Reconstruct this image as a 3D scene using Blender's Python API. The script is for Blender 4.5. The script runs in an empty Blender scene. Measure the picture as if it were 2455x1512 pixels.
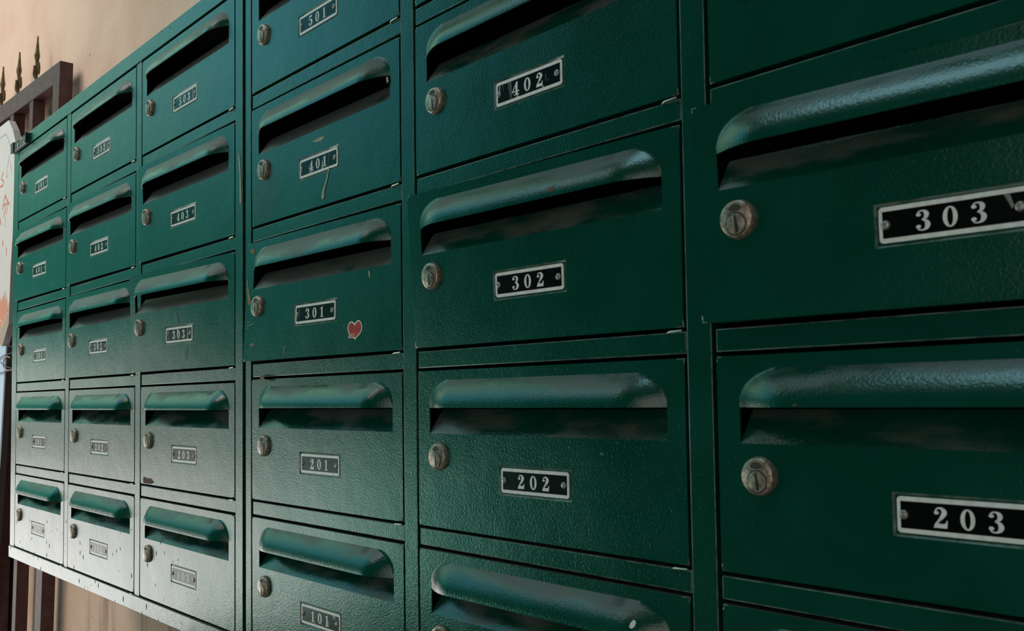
import bpy, bmesh, math, random
from mathutils import Vector, Matrix, Euler
random.seed(7)
S = bpy.context.scene
COL = S.collection
PI = math.pi

# ------------------------------------------------------------------ helpers
def newmat(name):
    m = bpy.data.materials.new(name); m.use_nodes = True
    nt = m.node_tree
    for n in list(nt.nodes): nt.nodes.remove(n)
    out = nt.nodes.new('ShaderNodeOutputMaterial')
    b = nt.nodes.new('ShaderNodeBsdfPrincipled')
    nt.links.new(b.outputs[0], out.inputs[0])
    return m, nt, b

def N(nt, t, **kw):
    n = nt.nodes.new(t)
    for k, v in kw.items():
        if k.startswith('i_'):
            n.inputs[int(k[2:])].default_value = v
        else: setattr(n, k, v)
    return n
def L(nt, a, b): nt.links.new(a, b)
def math_(nt, op, a, b=None, c=None, clamp=False):
    n = nt.nodes.new('ShaderNodeMath'); n.operation = op; n.use_clamp = clamp
    for i, v in enumerate((a, b, c)):
        if v is None: continue
        if isinstance(v, (int, float)): n.inputs[i].default_value = v
        else: L(nt, v, n.inputs[i])
    return n.outputs[0]
def smooth(nt, v, a, b, lo=0.0, hi=1.0):
    n = nt.nodes.new('ShaderNodeMapRange'); n.interpolation_type = 'SMOOTHSTEP'
    L(nt, v, n.inputs[0])
    for i, q in zip((1, 2, 3, 4), (a, b, lo, hi)): n.inputs[i].default_value = q
    return n.outputs[0]
def mixc(nt, f, a, b):
    n = nt.nodes.new('ShaderNodeMix'); n.data_type = 'RGBA'
    if isinstance(f, (int, float)): n.inputs[0].default_value = f
    else: L(nt, f, n.inputs[0])
    for i, v in ((6, a), (7, b)):
        if isinstance(v, (tuple, list)): n.inputs[i].default_value = (*v, 1)
        else: L(nt, v, n.inputs[i])
    return n.outputs[2]

def finish(me, bm, smooth_angle=None):
    bm.normal_update(); bm.to_mesh(me); bm.free()
def obj(name, me, mat=None, parent=None, loc=(0, 0, 0)):
    if isinstance(me, bmesh.types.BMesh):
        m = bpy.data.meshes.new(name); finish(m, me); me = m
    o = bpy.data.objects.new(name, me); COL.objects.link(o)
    if mat and not me.materials: me.materials.append(mat)
    if parent: o.parent = parent
    o.location = loc
    return o
def empty(name, loc=(0, 0, 0)):
    o = bpy.data.objects.new(name, None); COL.objects.link(o); o.location = loc
    o.empty_display_size = .02
    return o
def tag(o, label, cat, group=None):
    o['label'] = label; o['category'] = cat
    if group: o['group'] = group
    return o
def box(bm, x0, x1, y0, y1, z0, z1, bev=0.0):
    r = bmesh.ops.create_cube(bm, size=1)
    vs = r['verts']
    for v in vs:
        v.co = Vector((x0 + (v.co.x + .5) * (x1 - x0), y0 + (v.co.y + .5) * (y1 - y0), z0 + (v.co.z + .5) * (z1 - z0)))
    if bev:
        es = list({e for v in vs for e in v.link_edges})
        bmesh.ops.bevel(bm, geom=es, offset=bev, segments=2, profile=.6, affect='EDGES')
    return vs
def poly(bm, pts, y, thick=0.0):
    """flat outline in the XZ plane facing -Y, optional thickness towards +Y"""
    a = sum(pts[i][0] * pts[(i + 1) % len(pts)][1] - pts[(i + 1) % len(pts)][0] * pts[i][1] for i in range(len(pts)))
    if a < 0: pts = pts[::-1]
    vs = [bm.verts.new((x, y, z)) for x, z in pts]
    f = bm.faces.new(vs)
    if thick:
        vb = [bm.verts.new((x, y + thick, z)) for x, z in pts]
        n = len(vs)
        for i in range(n):
            bm.faces.new((vs[(i + 1) % n], vs[i], vb[i], vb[(i + 1) % n]))
        bm.faces.new(vb[::-1])
    return f
def rrect(x0, x1, z0, z1, r, n=5):
    out = []
    for cx, cz, a0 in ((x1 - r, z1 - r, 0), (x0 + r, z1 - r, 90), (x0 + r, z0 + r, 180), (x1 - r, z0 + r, 270)):
        for i in range(n + 1):
            a = math.radians(a0 + 90 * i / n); out.append((cx + r * math.cos(a), cz + r * math.sin(a)))
    return out
def ellipse(cx, cz, rx, rz, n=28):
    return [(cx + rx * math.cos(2 * PI * i / n), cz + rz * math.sin(2 * PI * i / n)) for i in range(n)]
def ring(bm, outer, inner, y):
    a = [bm.verts.new((x, y, z)) for x, z in outer]; b = [bm.verts.new((x, y, z)) for x, z in inner]
    n = len(a)
    for i in range(n): bm.faces.new((a[i], a[(i + 1) % n], b[(i + 1) % n], b[i]))
def lathe(bm, prof, cx, cz, n=40):
    """revolve (radius, y) profile about the axis along Y through (cx,cz)"""
    rows = []
    for r, y in prof:
        if r < 1e-7: rows.append([bm.verts.new((cx, y, cz))])
        else: rows.append([bm.verts.new((cx + r * math.cos(2 * PI * i / n), y, cz + r * math.sin(2 * PI * i / n))) for i in range(n)])
    for a, b in zip(rows, rows[1:]):
        for i in range(n):
            j = (i + 1) % n
            if len(a) == 1: bm.faces.new((a[0], b[j], b[i]))
            elif len(b) == 1: bm.faces.new((a[i], a[j], b[0]))
            else: bm.faces.new((a[i], a[j], b[j], b[i]))
    bmesh.ops.recalc_face_normals(bm, faces=bm.faces)
def tube(bm, pts, r, n=8, rs=None):
    pts = [Vector(p) for p in pts]; rows = []
    for k, p in enumerate(pts):
        d = (pts[min(k + 1, len(pts) - 1)] - pts[max(k - 1, 0)]).normalized()
        u = d.cross(Vector((0, 0, 1)) if abs(d.z) < .9 else Vector((1, 0, 0))).normalized(); v = d.cross(u)
        rr = rs[k] if rs else r
        rows.append([bm.verts.new(p + (u * math.cos(2 * PI * i / n) + v * math.sin(2 * PI * i / n)) * rr) for i in range(n)])
    for a, b in zip(rows, rows[1:]):
        for i in range(n): bm.faces.new((a[i], a[(i + 1) % n], b[(i + 1) % n], b[i]))
    bm.faces.new(rows[0][::-1]); bm.faces.new(rows[-1])
    bmesh.ops.recalc_face_normals(bm, faces=bm.faces)
def shade(me, ang=40):
    for p in me.polygons: p.use_smooth = True
    try: me.set_sharp_from_angle(angle=math.radians(ang))
    except Exception: pass
def pale_edges(me, ymax):
    me.materials.append(M_PALE_EDGE)
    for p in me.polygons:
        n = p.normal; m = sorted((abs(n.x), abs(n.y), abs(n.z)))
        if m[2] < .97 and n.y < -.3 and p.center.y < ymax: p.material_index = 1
def flat_faces(me):
    for p in me.polygons:
        if max(abs(p.normal.x), abs(p.normal.y), abs(p.normal.z)) > .998: p.use_smooth = False

# ------------------------------------------------------------------ materials
def paint_material():
    m, nt, b = newmat('green_enamel')
    geo = N(nt, 'ShaderNodeNewGeometry')
    pos = geo.outputs['Position']
    sep = N(nt, 'ShaderNodeSeparateXYZ'); L(nt, pos, sep.inputs[0])
    nrm = N(nt, 'ShaderNodeSeparateXYZ'); L(nt, geo.outputs['Normal'], nrm.inputs[0])
    # leathery orange peel of sprayed enamel
    n1 = N(nt, 'ShaderNodeTexNoise'); L(nt, pos, n1.inputs['Vector'])
    n1.inputs['Scale'].default_value = 700; n1.inputs['Detail'].default_value = 2.2; n1.inputs['Distortion'].default_value = .5
    n2 = N(nt, 'ShaderNodeTexNoise'); L(nt, pos, n2.inputs['Vector'])
    n2.inputs['Scale'].default_value = 16; n2.inputs['Detail'].default_value = 3
    bump = N(nt, 'ShaderNodeBump'); bump.inputs['Distance'].default_value = .00016; bump.inputs['Strength'].default_value = 1
    L(nt, n1.outputs[0], bump.inputs['Height'])
    bump2 = N(nt, 'ShaderNodeBump'); bump2.inputs['Distance'].default_value = .0006; bump2.inputs['Strength'].default_value = 1
    L(nt, n2.outputs[0], bump2.inputs['Height']); L(nt, bump2.outputs[0], bump.inputs['Normal'])
    L(nt, bump.outputs[0], b.inputs['Normal'])
    base = mixc(nt, smooth(nt, n2.outputs[0], .3, .7), (0.0001, .047, .0280), (0.0002, .058, .036))
    # settled dust on surfaces that face up
    nd = N(nt, 'ShaderNodeTexNoise'); L(nt, pos, nd.inputs['Vector']); nd.inputs['Scale'].default_value = 60; nd.inputs['Detail'].default_value = 6
    mp = N(nt, 'ShaderNodeMapping'); mp.inputs['Scale'].default_value = (.35, 1, 1); L(nt, pos, mp.inputs[0]); L(nt, mp.outputs[0], nd.inputs['Vector'])
    dsum = math_(nt, 'ADD', nrm.outputs[2], math_(nt, 'MULTIPLY', math_(nt, 'SUBTRACT', nd.outputs[0], .5), 1.0))
    dsum = math_(nt, 'ADD', dsum, math_(nt, 'MULTIPLY', smooth(nt, sep.outputs[2], .26, .42, 0, .38), smooth(nt, sep.outputs[0], 1.25, .95, .12, 1)))
    dust = smooth(nt, dsum, .50, .80, 0, .82)
    grain = N(nt, 'ShaderNodeTexNoise'); L(nt, pos, grain.inputs['Vector']); grain.inputs['Scale'].default_value = 900
    dust = math_(nt, 'MULTIPLY', dust, smooth(nt, grain.outputs[0], .25, .6, .55, 1))
    col = mixc(nt, dust, base, (.115, .108, .098))
    # chips and knocks, mostly low down on the far cabinet
    cb = N(nt, 'ShaderNodeCombineXYZ'); L(nt, sep.outputs[0], cb.inputs[0]); L(nt, math_(nt, 'MULTIPLY', sep.outputs[2], .5), cb.inputs[1])
    v = N(nt, 'ShaderNodeTexVoronoi'); v.voronoi_dimensions = '2D'; v.inputs['Scale'].default_value = 80; L(nt, cb.outputs[0], v.inputs['Vector'])
    vr = N(nt, 'ShaderNodeSeparateColor'); L(nt, v.outputs['Color'], vr.inputs[0])
    low = math_(nt, 'MULTIPLY', smooth(nt, sep.outputs[2], .02, .20, 1, 0), smooth(nt, sep.outputs[0], .55, .86, 1, 0))
    low = math_(nt, 'MAXIMUM', low, math_(nt, 'MULTIPLY', smooth(nt, sep.outputs[2], .666, .677), smooth(nt, sep.outputs[0], .6, .8, 1, 0)))
    size = math_(nt, 'MULTIPLY', math_(nt, 'MULTIPLY', smooth(nt, vr.outputs[0], .45, 1.0), low), .15)
    chip = math_(nt, 'MULTIPLY', math_(nt, 'GREATER_THAN', size, v.outputs['Distance']), math_(nt, 'GREATER_THAN', low, .05))
    col = mixc(nt, chip, col, (.006, .011, .009))
    # handled, greasy patch under the lock of one door
    sx = math_(nt, 'DIVIDE', math_(nt, 'SUBTRACT', sep.outputs[0], .874), .026); sz = math_(nt, 'DIVIDE', math_(nt, 'SUBTRACT', sep.outputs[2], .443), .034)
    sd = math_(nt, 'SQRT', math_(nt, 'ADD', math_(nt, 'MULTIPLY', sx, sx), math_(nt, 'MULTIPLY', sz, sz)))
    sd = math_(nt, 'ADD', sd, math_(nt, 'MULTIPLY', math_(nt, 'SUBTRACT', nd.outputs[0], .5), .8))
    col = mixc(nt, smooth(nt, sd, 1.05, .55, 0, .85), col, (.022, .024, .024))
    L(nt, col, b.inputs['Base Color'])
    r = math_(nt, 'ADD', smooth(nt, n2.outputs[0], .3, .7, .13, .19), math_(nt, 'MULTIPLY', math_(nt, 'ADD', dust, chip), .45))
    L(nt, r, b.inputs['Roughness'])
    b.inputs['IOR'].default_value = 1.56
    return m
M_PAINT = paint_material()

def simple(name, col, rough=.5, metal=0.0, bumpscale=None, bumpd=0.0001, col2=None, cscale=30, ior=1.5):
    m, nt, b = newmat(name)
    b.inputs['Roughness'].default_value = rough; b.inputs['Metallic'].default_value = metal; b.inputs['IOR'].default_value = ior
    geo = N(nt, 'ShaderNodeNewGeometry')
    if col2:
        n = N(nt, 'ShaderNodeTexNoise'); L(nt, geo.outputs['Position'], n.inputs['Vector'])
        n.inputs['Scale'].default_value = cscale; n.inputs['Detail'].default_value = 6; n.inputs['Roughness'].default_value = .65
        L(nt, mixc(nt, smooth(nt, n.outputs[0], .38, .66), col, col2), b.inputs['Base Color'])
    else: b.inputs['Base Color'].default_value = (*col, 1)
    if bumpscale:
        n = N(nt, 'ShaderNodeTexNoise'); L(nt, geo.outputs['Position'], n.inputs['Vector'])
        n.inputs['Scale'].default_value = bumpscale; n.inputs['Detail'].default_value = 4
        bp = N(nt, 'ShaderNodeBump'); bp.inputs['Distance'].default_value = bumpd; L(nt, n.outputs[0], bp.inputs['Height'])
        L(nt, bp.outputs[0], b.inputs['Normal'])
    return m
M_INSIDE = simple('box_interior', (.004, .006, .005), .9)
M_LOCK = simple('nickel_lock', (.50, .37, .29), .33, .55, 900, .00012, (.22, .15, .11), 420)
M_SLOT = simple('dark_slot', (.012, .010, .008), .6)
M_GROOVE = simple('dark_groove', (.05, .03, .022), .6)  # flat dark brown for the oval indentation
M_PIN = simple('steel_pin', (.62, .56, .46), .3, .9)
M_SCREW = simple('screw_steel', (.42, .38, .34), .38, .7, 1500, .0001, (.25, .20, .18), 900)
M_WHITE = simple('plate_white', (.96, .88, .84), .38, 0, None, 0, (.82, .72, .67), 260)
M_DRIP = simple('cream_paint', (.45, .37, .27), .5, 0, None, 0, (.30, .24, .17), 300)
M_SCUFF = simple('pale_scuff', (.07, .17, .14), .6, 0, None, 0, (.02, .08, .055), 700)
M_BARE = simple('bare_primer', (.33, .21, .11), .7, 0, None, 0, (.12, .09, .05), 500)
M_RUST = simple('rust', (.17, .08, .045), .8, 0, None, 0, (.03, .03, .02), 500)
M_SMUDGE = simple('grey_grime', (.035, .055, .05), .33, 0, 500, .0001)

def plate_field(seed):
    m, nt, b = newmat('plate_black'); b.inputs['Specular IOR Level'].default_value = .5
    geo = N(nt, 'ShaderNodeNewGeometry')
    n = N(nt, 'ShaderNodeTexNoise'); n.inputs['Scale'].default_value = 170; n.inputs['Detail'].default_value = 5
    mp = N(nt, 'ShaderNodeMapping'); mp.inputs['Scale'].default_value = (1, 1, .22); L(nt, geo.outputs['Position'], mp.inputs[0]); L(nt, mp.outputs[0], n.inputs['Vector'])
    f = smooth(nt, n.outputs[0], .595, .63) if seed else smooth(nt, n.outputs[0], .78, .82)
    L(nt, mixc(nt, f, (.004, .004, .004), (.40, .36, .31)), b.inputs['Base Color'])
    b.inputs['Roughness'].default_value = .22; b.inputs['IOR'].default_value = 1.26
    return m
M_PALE_EDGE = simple('pale_enamel_edge', (.16, .20, .165), .35, 0, None, 0, (.010, .055, .038), 90)  # paler mottled green for the bevelled edge faces
M_BLACK = plate_field(0); M_BLACK_WORN = plate_field(1)

# ------------------------------------------------------------------ measures (metres)
W = .25; H = .118
AX = [.0270, .2939, .5608]; BX = [.8448, 1.1117, 1.3786]
A0, A4 = 0.0, .8268; B0, B4 = .8331, 1.6403
Z0 = [.0185, .1493, .2802, .4110, .5418]; ZTL, ZT = .6598, .6787
DZ = {'A': 0.0, 'B': .0021}
DEPTH = .18                       # cabinet depth = distance to the wall
XH = .248                         # hinge line inside a door opening

# ------------------------------------------------------------------ mailbox part meshes
def grid_sheet(bm, xs, zs, hole=None, height=None):
    V = {}
    for i, x in enumerate(xs):
        for j, z in enumerate(zs):
            V[i, j] = bm.verts.new((x, height(x, z) if height else 0.0, z))
    for i in range(len(xs) - 1):
        for j in range(len(zs) - 1):
            cx, cz = (xs[i] + xs[i + 1]) / 2, (zs[j] + zs[j + 1]) / 2
            if hole and hole[0] < cx < hole[1] and hole[2] < cz < hole[3]: continue
            bm.faces.new((V[i, j], V[i + 1, j], V[i + 1, j + 1], V[i, j + 1]))
    return V
SX0, SX1, SZ0, SZL, SZT = .0165, .2355, .0700, .0888, .1088   # slot: left, right, crease, lip, hood top
PX0, PX1, PZ0, PZ1 = .0935, .1590, .0310, .0492               # number plate seat
def door_mesh(dx=0.0):
    global PX0, PX1
    PX0, PX1 = .0935 + dx, .1590 + dx
    bm = bmesh.new()
    e = .0009
    xs = [.0027, .006, SX0, .03, .06, PX0 - e, PX0 + e * .2, .11, .14, PX1 - e * .2, PX1 + e, .19, .22, SX1, .243, .2482]
    zs = [.0022, .006, .015, PZ0 - e, PZ0 + e * .2, .04, PZ1 - e * .2, PZ1 + e, .06, SZ0, SZL, SZT, .113, .1158]
    def h(x, z):
        if PX0 < x < PX1 and PZ0 < z < PZ1: return .0009
        return 0.0
    V = grid_sheet(bm, xs, zs, (SX0, SX1, SZ0, SZT), h)
    # returned flanges round the rim, with a small bend radius
    bnd = [ed for ed in bm.edges if ed.is_boundary and all((abs(v.co.x - xs[0]) < 1e-6 or abs(v.co.x - xs[-1]) < 1e-6 or abs(v.co.z - zs[0]) < 1e-6 or abs(v.co.z - zs[-1]) < 1e-6) for v in ed.verts)]
    r = bmesh.ops.extrude_edge_only(bm, edges=bnd)
    nv = [g for g in r['geom'] if isinstance(g, bmesh.types.BMVert)]
    for v in nv: v.co.y += .009
    rim = [ed for ed in bnd]
    bmesh.ops.bevel(bm, geom=rim, offset=.0009, segments=3, profile=.5, affect='EDGES')
    # folded edge of the slot, a thin return into the box at both ends and the top
    sl = [ed for ed in bm.edges if ed.is_boundary and all(SX0 - 1e-5 <= v.co.x <= SX1 + 1e-5 and SZ0 - 1e-5 <= v.co.z <= SZL + 1e-5 and abs(v.co.y) < 1e-6 for v in ed.verts)
          and abs(ed.verts[0].co.x - ed.verts[1].co.x) < 1e-6]
    r = bmesh.ops.extrude_edge_only(bm, edges=sl)
    for v in [g for g in r['geom'] if isinstance(g, bmesh.types.BMVert)]: v.co.y += .0012
    bmesh.ops.recalc_face_normals(bm, faces=bm.faces)
    if sum(f.normal.y * f.calc_area() for f in bm.faces) > 0: bmesh.ops.reverse_faces(bm, faces=bm.faces)
    me = bpy.data.meshes.new('door'); finish(me, bm); shade(me, 35)
    for p in me.polygons:
        if abs(p.normal.y) > .995: p.use_smooth = False
    me.materials.append(M_PAINT); pale_edges(me, .0028); return me
HD = .0108
def hood_h(x, z, d=HD):
    t = max(0, min(1, (SZT - z) / (SZT - SZL)))
    u = min(x - SX0, SX1 - x); p = max(0, 1 - u / .031); q = 1 - t
    s = (p ** 2.3 + q ** 2.3) ** (1 / 2.3)
    if s >= 1: return 0.0
    c = math.cos(PI / 2 * s)
    return -d * min(1, c ** .92)
def hood_mesh():
    bm = bmesh.new()
    xs = sorted(set([SX0 + .034 * (i / 16) ** 1.4 for i in range(17)] + [SX1 - .034 * (i / 16) ** 1.4 for i in range(17)] + [SX0 + .034 + (SX1 - SX0 - .068) * i / 14 for i in range(15)]))
    zs = [SZL + (SZT - SZL) * i / 16 for i in range(17)]
    grid_sheet(bm, xs, zs, None, hood_h)
    # thickness of the pressed lip
    bmesh.ops.recalc_face_normals(bm, faces=bm.faces)
    if sum(f.normal.y for f in bm.faces) > 0: bmesh.ops.reverse_faces(bm, faces=bm.faces)
    low = [e for e in bm.edges if e.is_boundary and all(abs(v.co.z - SZL) < 1e-6 for v in e.verts)]
    r = bmesh.ops.extrude_edge_only(bm, edges=low)
    nv = [g for g in r['geom'] if isinstance(g, bmesh.types.BMVert)]
    for v in nv: v.co.y += .0011; v.co.z -= .0001
    ne = [g for g in r['geom'] if isinstance(g, bmesh.types.BMEdge)]
    r = bmesh.ops.extrude_edge_only(bm, edges=[e for e in ne if e.is_boundary and all(v in nv for v in e.verts)])
    for v in [g for g in r['geom'] if isinstance(g, bmesh.types.BMVert)]: v.co.y = min(.004, v.co.y + .003); v.co.z += .012
    me = bpy.data.meshes.new('slot_hood'); finish(me, bm); shade(me, 50); me.materials.append(M_PAINT); return me
def flap_mesh():
    bm = bmesh.new()
    xs = [SX0 + (SX1 - SX0) * i / 20 for i in range(21)]
    rows = []
    for k in range(8):
        t = k / 7; rows.append((SZ0 + .0175 * t, .0005 * (t > 0) + .0125 * t ** 1.15))
    R = [[bm.verts.new((x, y + (.0006 * (random.random() - .5) if 0 < k < 7 else 0), z)) for x in xs] for k, (z, y) in enumerate(rows)]
    for a, b in zip(R, R[1:]):
        for i in range(20): bm.faces.new((a[i], a[i + 1], b[i + 1], b[i]))
    top = [e for e in bm.edges if e.is_boundary and all(v.co.z > SZ0 + .0174 for v in e.verts)]
    r = bmesh.ops.extrude_edge_only(bm, edges=top)
    for v in [g for g in r['geom'] if isinstance(g, bmesh.types.BMVert)]: v.co.y += .0008; v.co.z -= .0006
    bmesh.ops.recalc_face_normals(bm, faces=bm.faces)
    if sum(f.normal.y for f in bm.faces) > 0: bmesh.ops.reverse_faces(bm, faces=bm.faces)
    me = bpy.data.meshes.new('slot_flap'); finish(me, bm); shade(me, 50); me.materials.append(M_PAINT); return me
def box_mesh():
    bm = bmesh.new()
    x0, x1, y0, y1, z0, z1 = .0012, .2488, .0105, DEPTH - .012, .0012, .1168
    v = [bm.verts.new(p) for p in ((x0, y0, z0), (x1, y0, z0), (x1, y0, z1), (x0, y0, z1), (x0, y1, z0), (x1, y1, z0), (x1, y1, z1), (x0, y1, z1))]
    for f in ((0, 1, 5, 4), (3, 7, 6, 2), (0, 4, 7, 3), (1, 2, 6, 5), (4, 5, 6, 7)): bm.faces.new([v[i] for i in f])
    me = bpy.data.meshes.new('box_body'); finish(me, bm); me.materials.append(M_INSIDE); return me
LX, LZ = .0275, .0535
def lock_mesh():
    bm = bmesh.new()
    lathe(bm, [(.0101, .001), (.0101, -.0005), (.0099, -.0010), (.0095, -.0024), (.0090, -.0030), (.0084, -.0033), (.0, -.0034)], LX, LZ, 44)
    me = bpy.data.meshes.new('lock'); finish(me, bm); shade(me, 28); me.materials.append(M_LOCK); return me
def keycyl_mesh():
    bm = bmesh.new()
    lathe(bm, [(.0053, -.0033), (.0053, -.00370), (.0050, -.0038), (0, -.0038)], LX + .0002, LZ - .0026, 32)
    me = bpy.data.meshes.new('key_cylinder'); finish(me, bm); shade(me, 28); me.materials.append(M_LOCK); return me
def keyslot_mesh():
    bm = bmesh.new()
    x, z = LX + .0002, LZ - .0026
    poly(bm, [(x - .0009, z + .0044), (x + .0002, z + .0046), (x + .0007, z + .0012), (x + .0016, z - .0016), (x + .0014, z - .0043), (x - .0002, z - .0047), (x - .0006, z - .0010)], -.00382)
    ring(bm, ellipse(x, z, .0060, .0060), ellipse(x, z, .0053, .0053), -.00345)
    me = bpy.data.meshes.new('key_slot'); finish(me, bm); me.materials.append(M_SLOT); return me
def recess_mesh():
    bm = bmesh.new()
    x, z = LX - .0001, LZ + .0056
    poly(bm, [(x - .0036, z - .0004), (x - .0026, z + .0012), (x, z + .0019), (x + .0026, z + .0013), (x + .0036, z - .0002), (x + .0024, z - .0016), (x, z - .0018), (x - .0024, z - .0017)], -.00345)
    me = bpy.data.meshes.new('stamped_recess'); finish(me, bm); me.materials.append(M_GROOVE); return me
QX0, QX1, QZ0, QZ1 = .0948, .1578, .0320, .0484
def plate_mesh(worn):
    bm = bmesh.new()
    poly(bm, rrect(QX0, QX1, QZ0, QZ1, .0018), .0000, .0008)
    bmesh.ops.recalc_face_normals(bm, faces=bm.faces)
    for f in bm.faces: f.material_index = 0
    n0 = len(bm.faces)
    poly(bm, rrect(QX0 + .0016, QX1 - .0016, QZ0 + .0021, QZ1 - .0021, .0001, 1), -.00006)
    bm.faces.ensure_lookup_table()
    bm.faces[-1].material_index = 1
    me = bpy.data.meshes.new('number_plate'); finish(me, bm); me.materials.append(M_WHITE); me.materials.append(M_BLACK_WORN if worn else M_BLACK); return me
def screw_mesh(x):
    bm = bmesh.new()
    lathe(bm, [(.0022, -.0001), (.0021, -.0006), (.0014, -.0010), (0, -.0011)], x, (QZ0 + QZ1) / 2, 20)
    me = bpy.data.meshes.new('screw'); finish(me, bm); shade(me, 60); me.materials.append(M_SCREW); return me
# numerals: a bold engraved serif face drawn as ribbons, balls and outlines
XS_ = 1.42
GL = {
 '0': dict(ring=[(25, 50, 24, 50, 9.5, 43)]),
 '1': dict(poly=[[(18, 4), (33, 4), (33, 100), (27, 100), (20, 90), (7, 84), (7, 79), (18, 82)], [(6, 0), (45, 0), (45, 5), (33, 8), (18, 8), (6, 5)]]),
 '2': dict(rib=[[(7, 78, 1.5), (10, 88, 2.5), (18, 96, 3.5), (29, 94, 6), (37, 82, 8.5), (36, 68, 8.8), (28, 50, 6.8), (18, 34, 4.2), (9, 20, 3), (5, 8, 3)]], ball=[(11, 73, 8.5)],
           poly=[[(1, 0), (46, 0), (49, 37), (45, 37), (41, 24), (32, 20), (16, 23), (3, 14)]]),
 '3': dict(rib=[[(7, 84, 2), (13, 94, 3), (24, 97, 3.5), (34, 91, 6.5), (38, 78, 8.2), (34, 62, 6), (22, 53, 2.5)], [(22, 53, 2.5), (35, 47, 6), (41, 30, 8.8), (37, 12, 7), (25, 3, 3.5), (12, 6, 3), (6, 16, 2)]], ball=[(11, 79, 8.5), (10, 21, 8.5)]),
 '4': dict(poly=[[(26, 4), (41, 4), (41, 100), (35, 100), (26, 84)], [(15, 0), (52, 0), (52, 5), (41, 8), (26, 8), (15, 5)], [(0, 24), (54, 24), (54, 31), (0, 31)], [(0, 24), (4, 24), (40, 100), (34, 100), (0, 31)]]),
 '5': dict(poly=[[(7, 50), (11, 50), (12, 84), (38, 82), (44, 101), (8, 99)]], rib=[[(9, 52, 2), (16, 60, 3), (27, 62, 4.5), (37, 51, 7.5), (41, 32, 8.8), (37, 12, 7), (25, 3, 3.5), (12, 6, 3), (6, 16, 2)]], ball=[(10, 21, 8.5)]),
}
def glyph(bm, ch, x0, z0, s, y):
    g = GL[ch]; k = 0
    def P(p): return (x0 + p[0] * s * XS_, z0 + p[1] * s)
    for pl in g.get('poly', []):
        poly(bm, [P(p) for p in pl], y - k * .000004); k += 1
    for rb in g.get('rib', []):
        # smooth the centreline
        pts = []
        n = len(rb)
        for i in range(n - 1):
            p0, p1, p2, p3 = rb[max(i - 1, 0)], rb[i], rb[i + 1], rb[min(i + 2, n - 1)]
            for t in (0, .25, .5, .75):
                pts.append(tuple(.5 * (2 * p1[c] + (p2[c] - p0[c]) * t + (2 * p0[c] - 5 * p1[c] + 4 * p2[c] - p3[c]) * t * t + (3 * p1[c] - p0[c] - 3 * p2[c] + p3[c]) * t ** 3) for c in range(3)))
        pts.append(rb[-1]); row = []
        for i, p in enumerate(pts):
            a, b = pts[max(i - 1, 0)], pts[min(i + 1, len(pts) - 1)]
            d = Vector((b[0] - a[0], b[1] - a[1])).normalized(); nn = Vector((-d.y, d.x)) * p[2]
            q, r_ = P((p[0] + nn.x, p[1] + nn.y)), P((p[0] - nn.x, p[1] - nn.y))
            row.append((bm.verts.new((q[0], y - k * .000004, q[1])), bm.verts.new((r_[0], y - k * .000004, r_[1]))))
        for a, b in zip(row, row[1:]): bm.faces.new((a[0], a[1], b[1], b[0]))
        k += 1
    for c in g.get('ball', []):
        p = P(c); poly(bm, ellipse(p[0], p[1], c[2] * s * XS_, c[2] * s, 20), y - k * .000004); k += 1
    for c in g.get('ring', []):
        p = P(c); ring(bm, ellipse(p[0], p[1], c[2] * s * XS_, c[3] * s, 40), ellipse(p[0], p[1], c[4] * s * XS_, c[5] * s, 40), y)
def number_mesh(txt):
    bm = bmesh.new(); s = .0000905
    for c, xc in zip(txt, (.1143, .1258, .1373)):
        glyph(bm, c, xc - 25 * s * XS_, .0356, s, -.00012)
    bmesh.ops.recalc_face_normals(bm, faces=bm.faces)
    me = bpy.data.meshes.new('number'); finish(me, bm); me.materials.append(M_WHITE); return me
def pin_mesh():
    bm = bmesh.new()
    tube(bm, [(.2365, .004, -.0006), (.2375, -.0004, -.0004), (.2395, -.0010, .0000), (.2480, -.0010, .0002)], .00065, 8)
    me = bpy.data.meshes.new('hinge_pin'); finish(me, bm); shade(me, 60); me.materials.append(M_PIN); return me

DOORW = door_mesh(.004); DOOR, HOOD, FLAP, BOX, LOCK = door_mesh(), hood_mesh(), flap_mesh(), box_mesh(), lock_mesh()
KCYL, KSLOT, KREC, PIN = keycyl_mesh(), keyslot_mesh(), recess_mesh(), pin_mesh()
PLATE = {0: plate_mesh(0), 1: plate_mesh(1)}
SCR = [screw_mesh(.0979), screw_mesh(.1535)]
NUM = {}
def swing(me, th0, th1):
    """door standing ajar: turn about the hinge, th0 at the foot and th1 at the head (sheet slightly twisted)"""
    if not (th0 or th1): return me
    m = me.copy()
    for v in m.vertices:
        th = math.radians(th0 + (th1 - th0) * v.co.z / H); dx = v.co.x - XH
        c, s_ = math.cos(th), math.sin(th)
        v.co.x, v.co.y = XH + dx * c - v.co.y * s_, dx * s_ + v.co.y * c
    m.update(); return m

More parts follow.
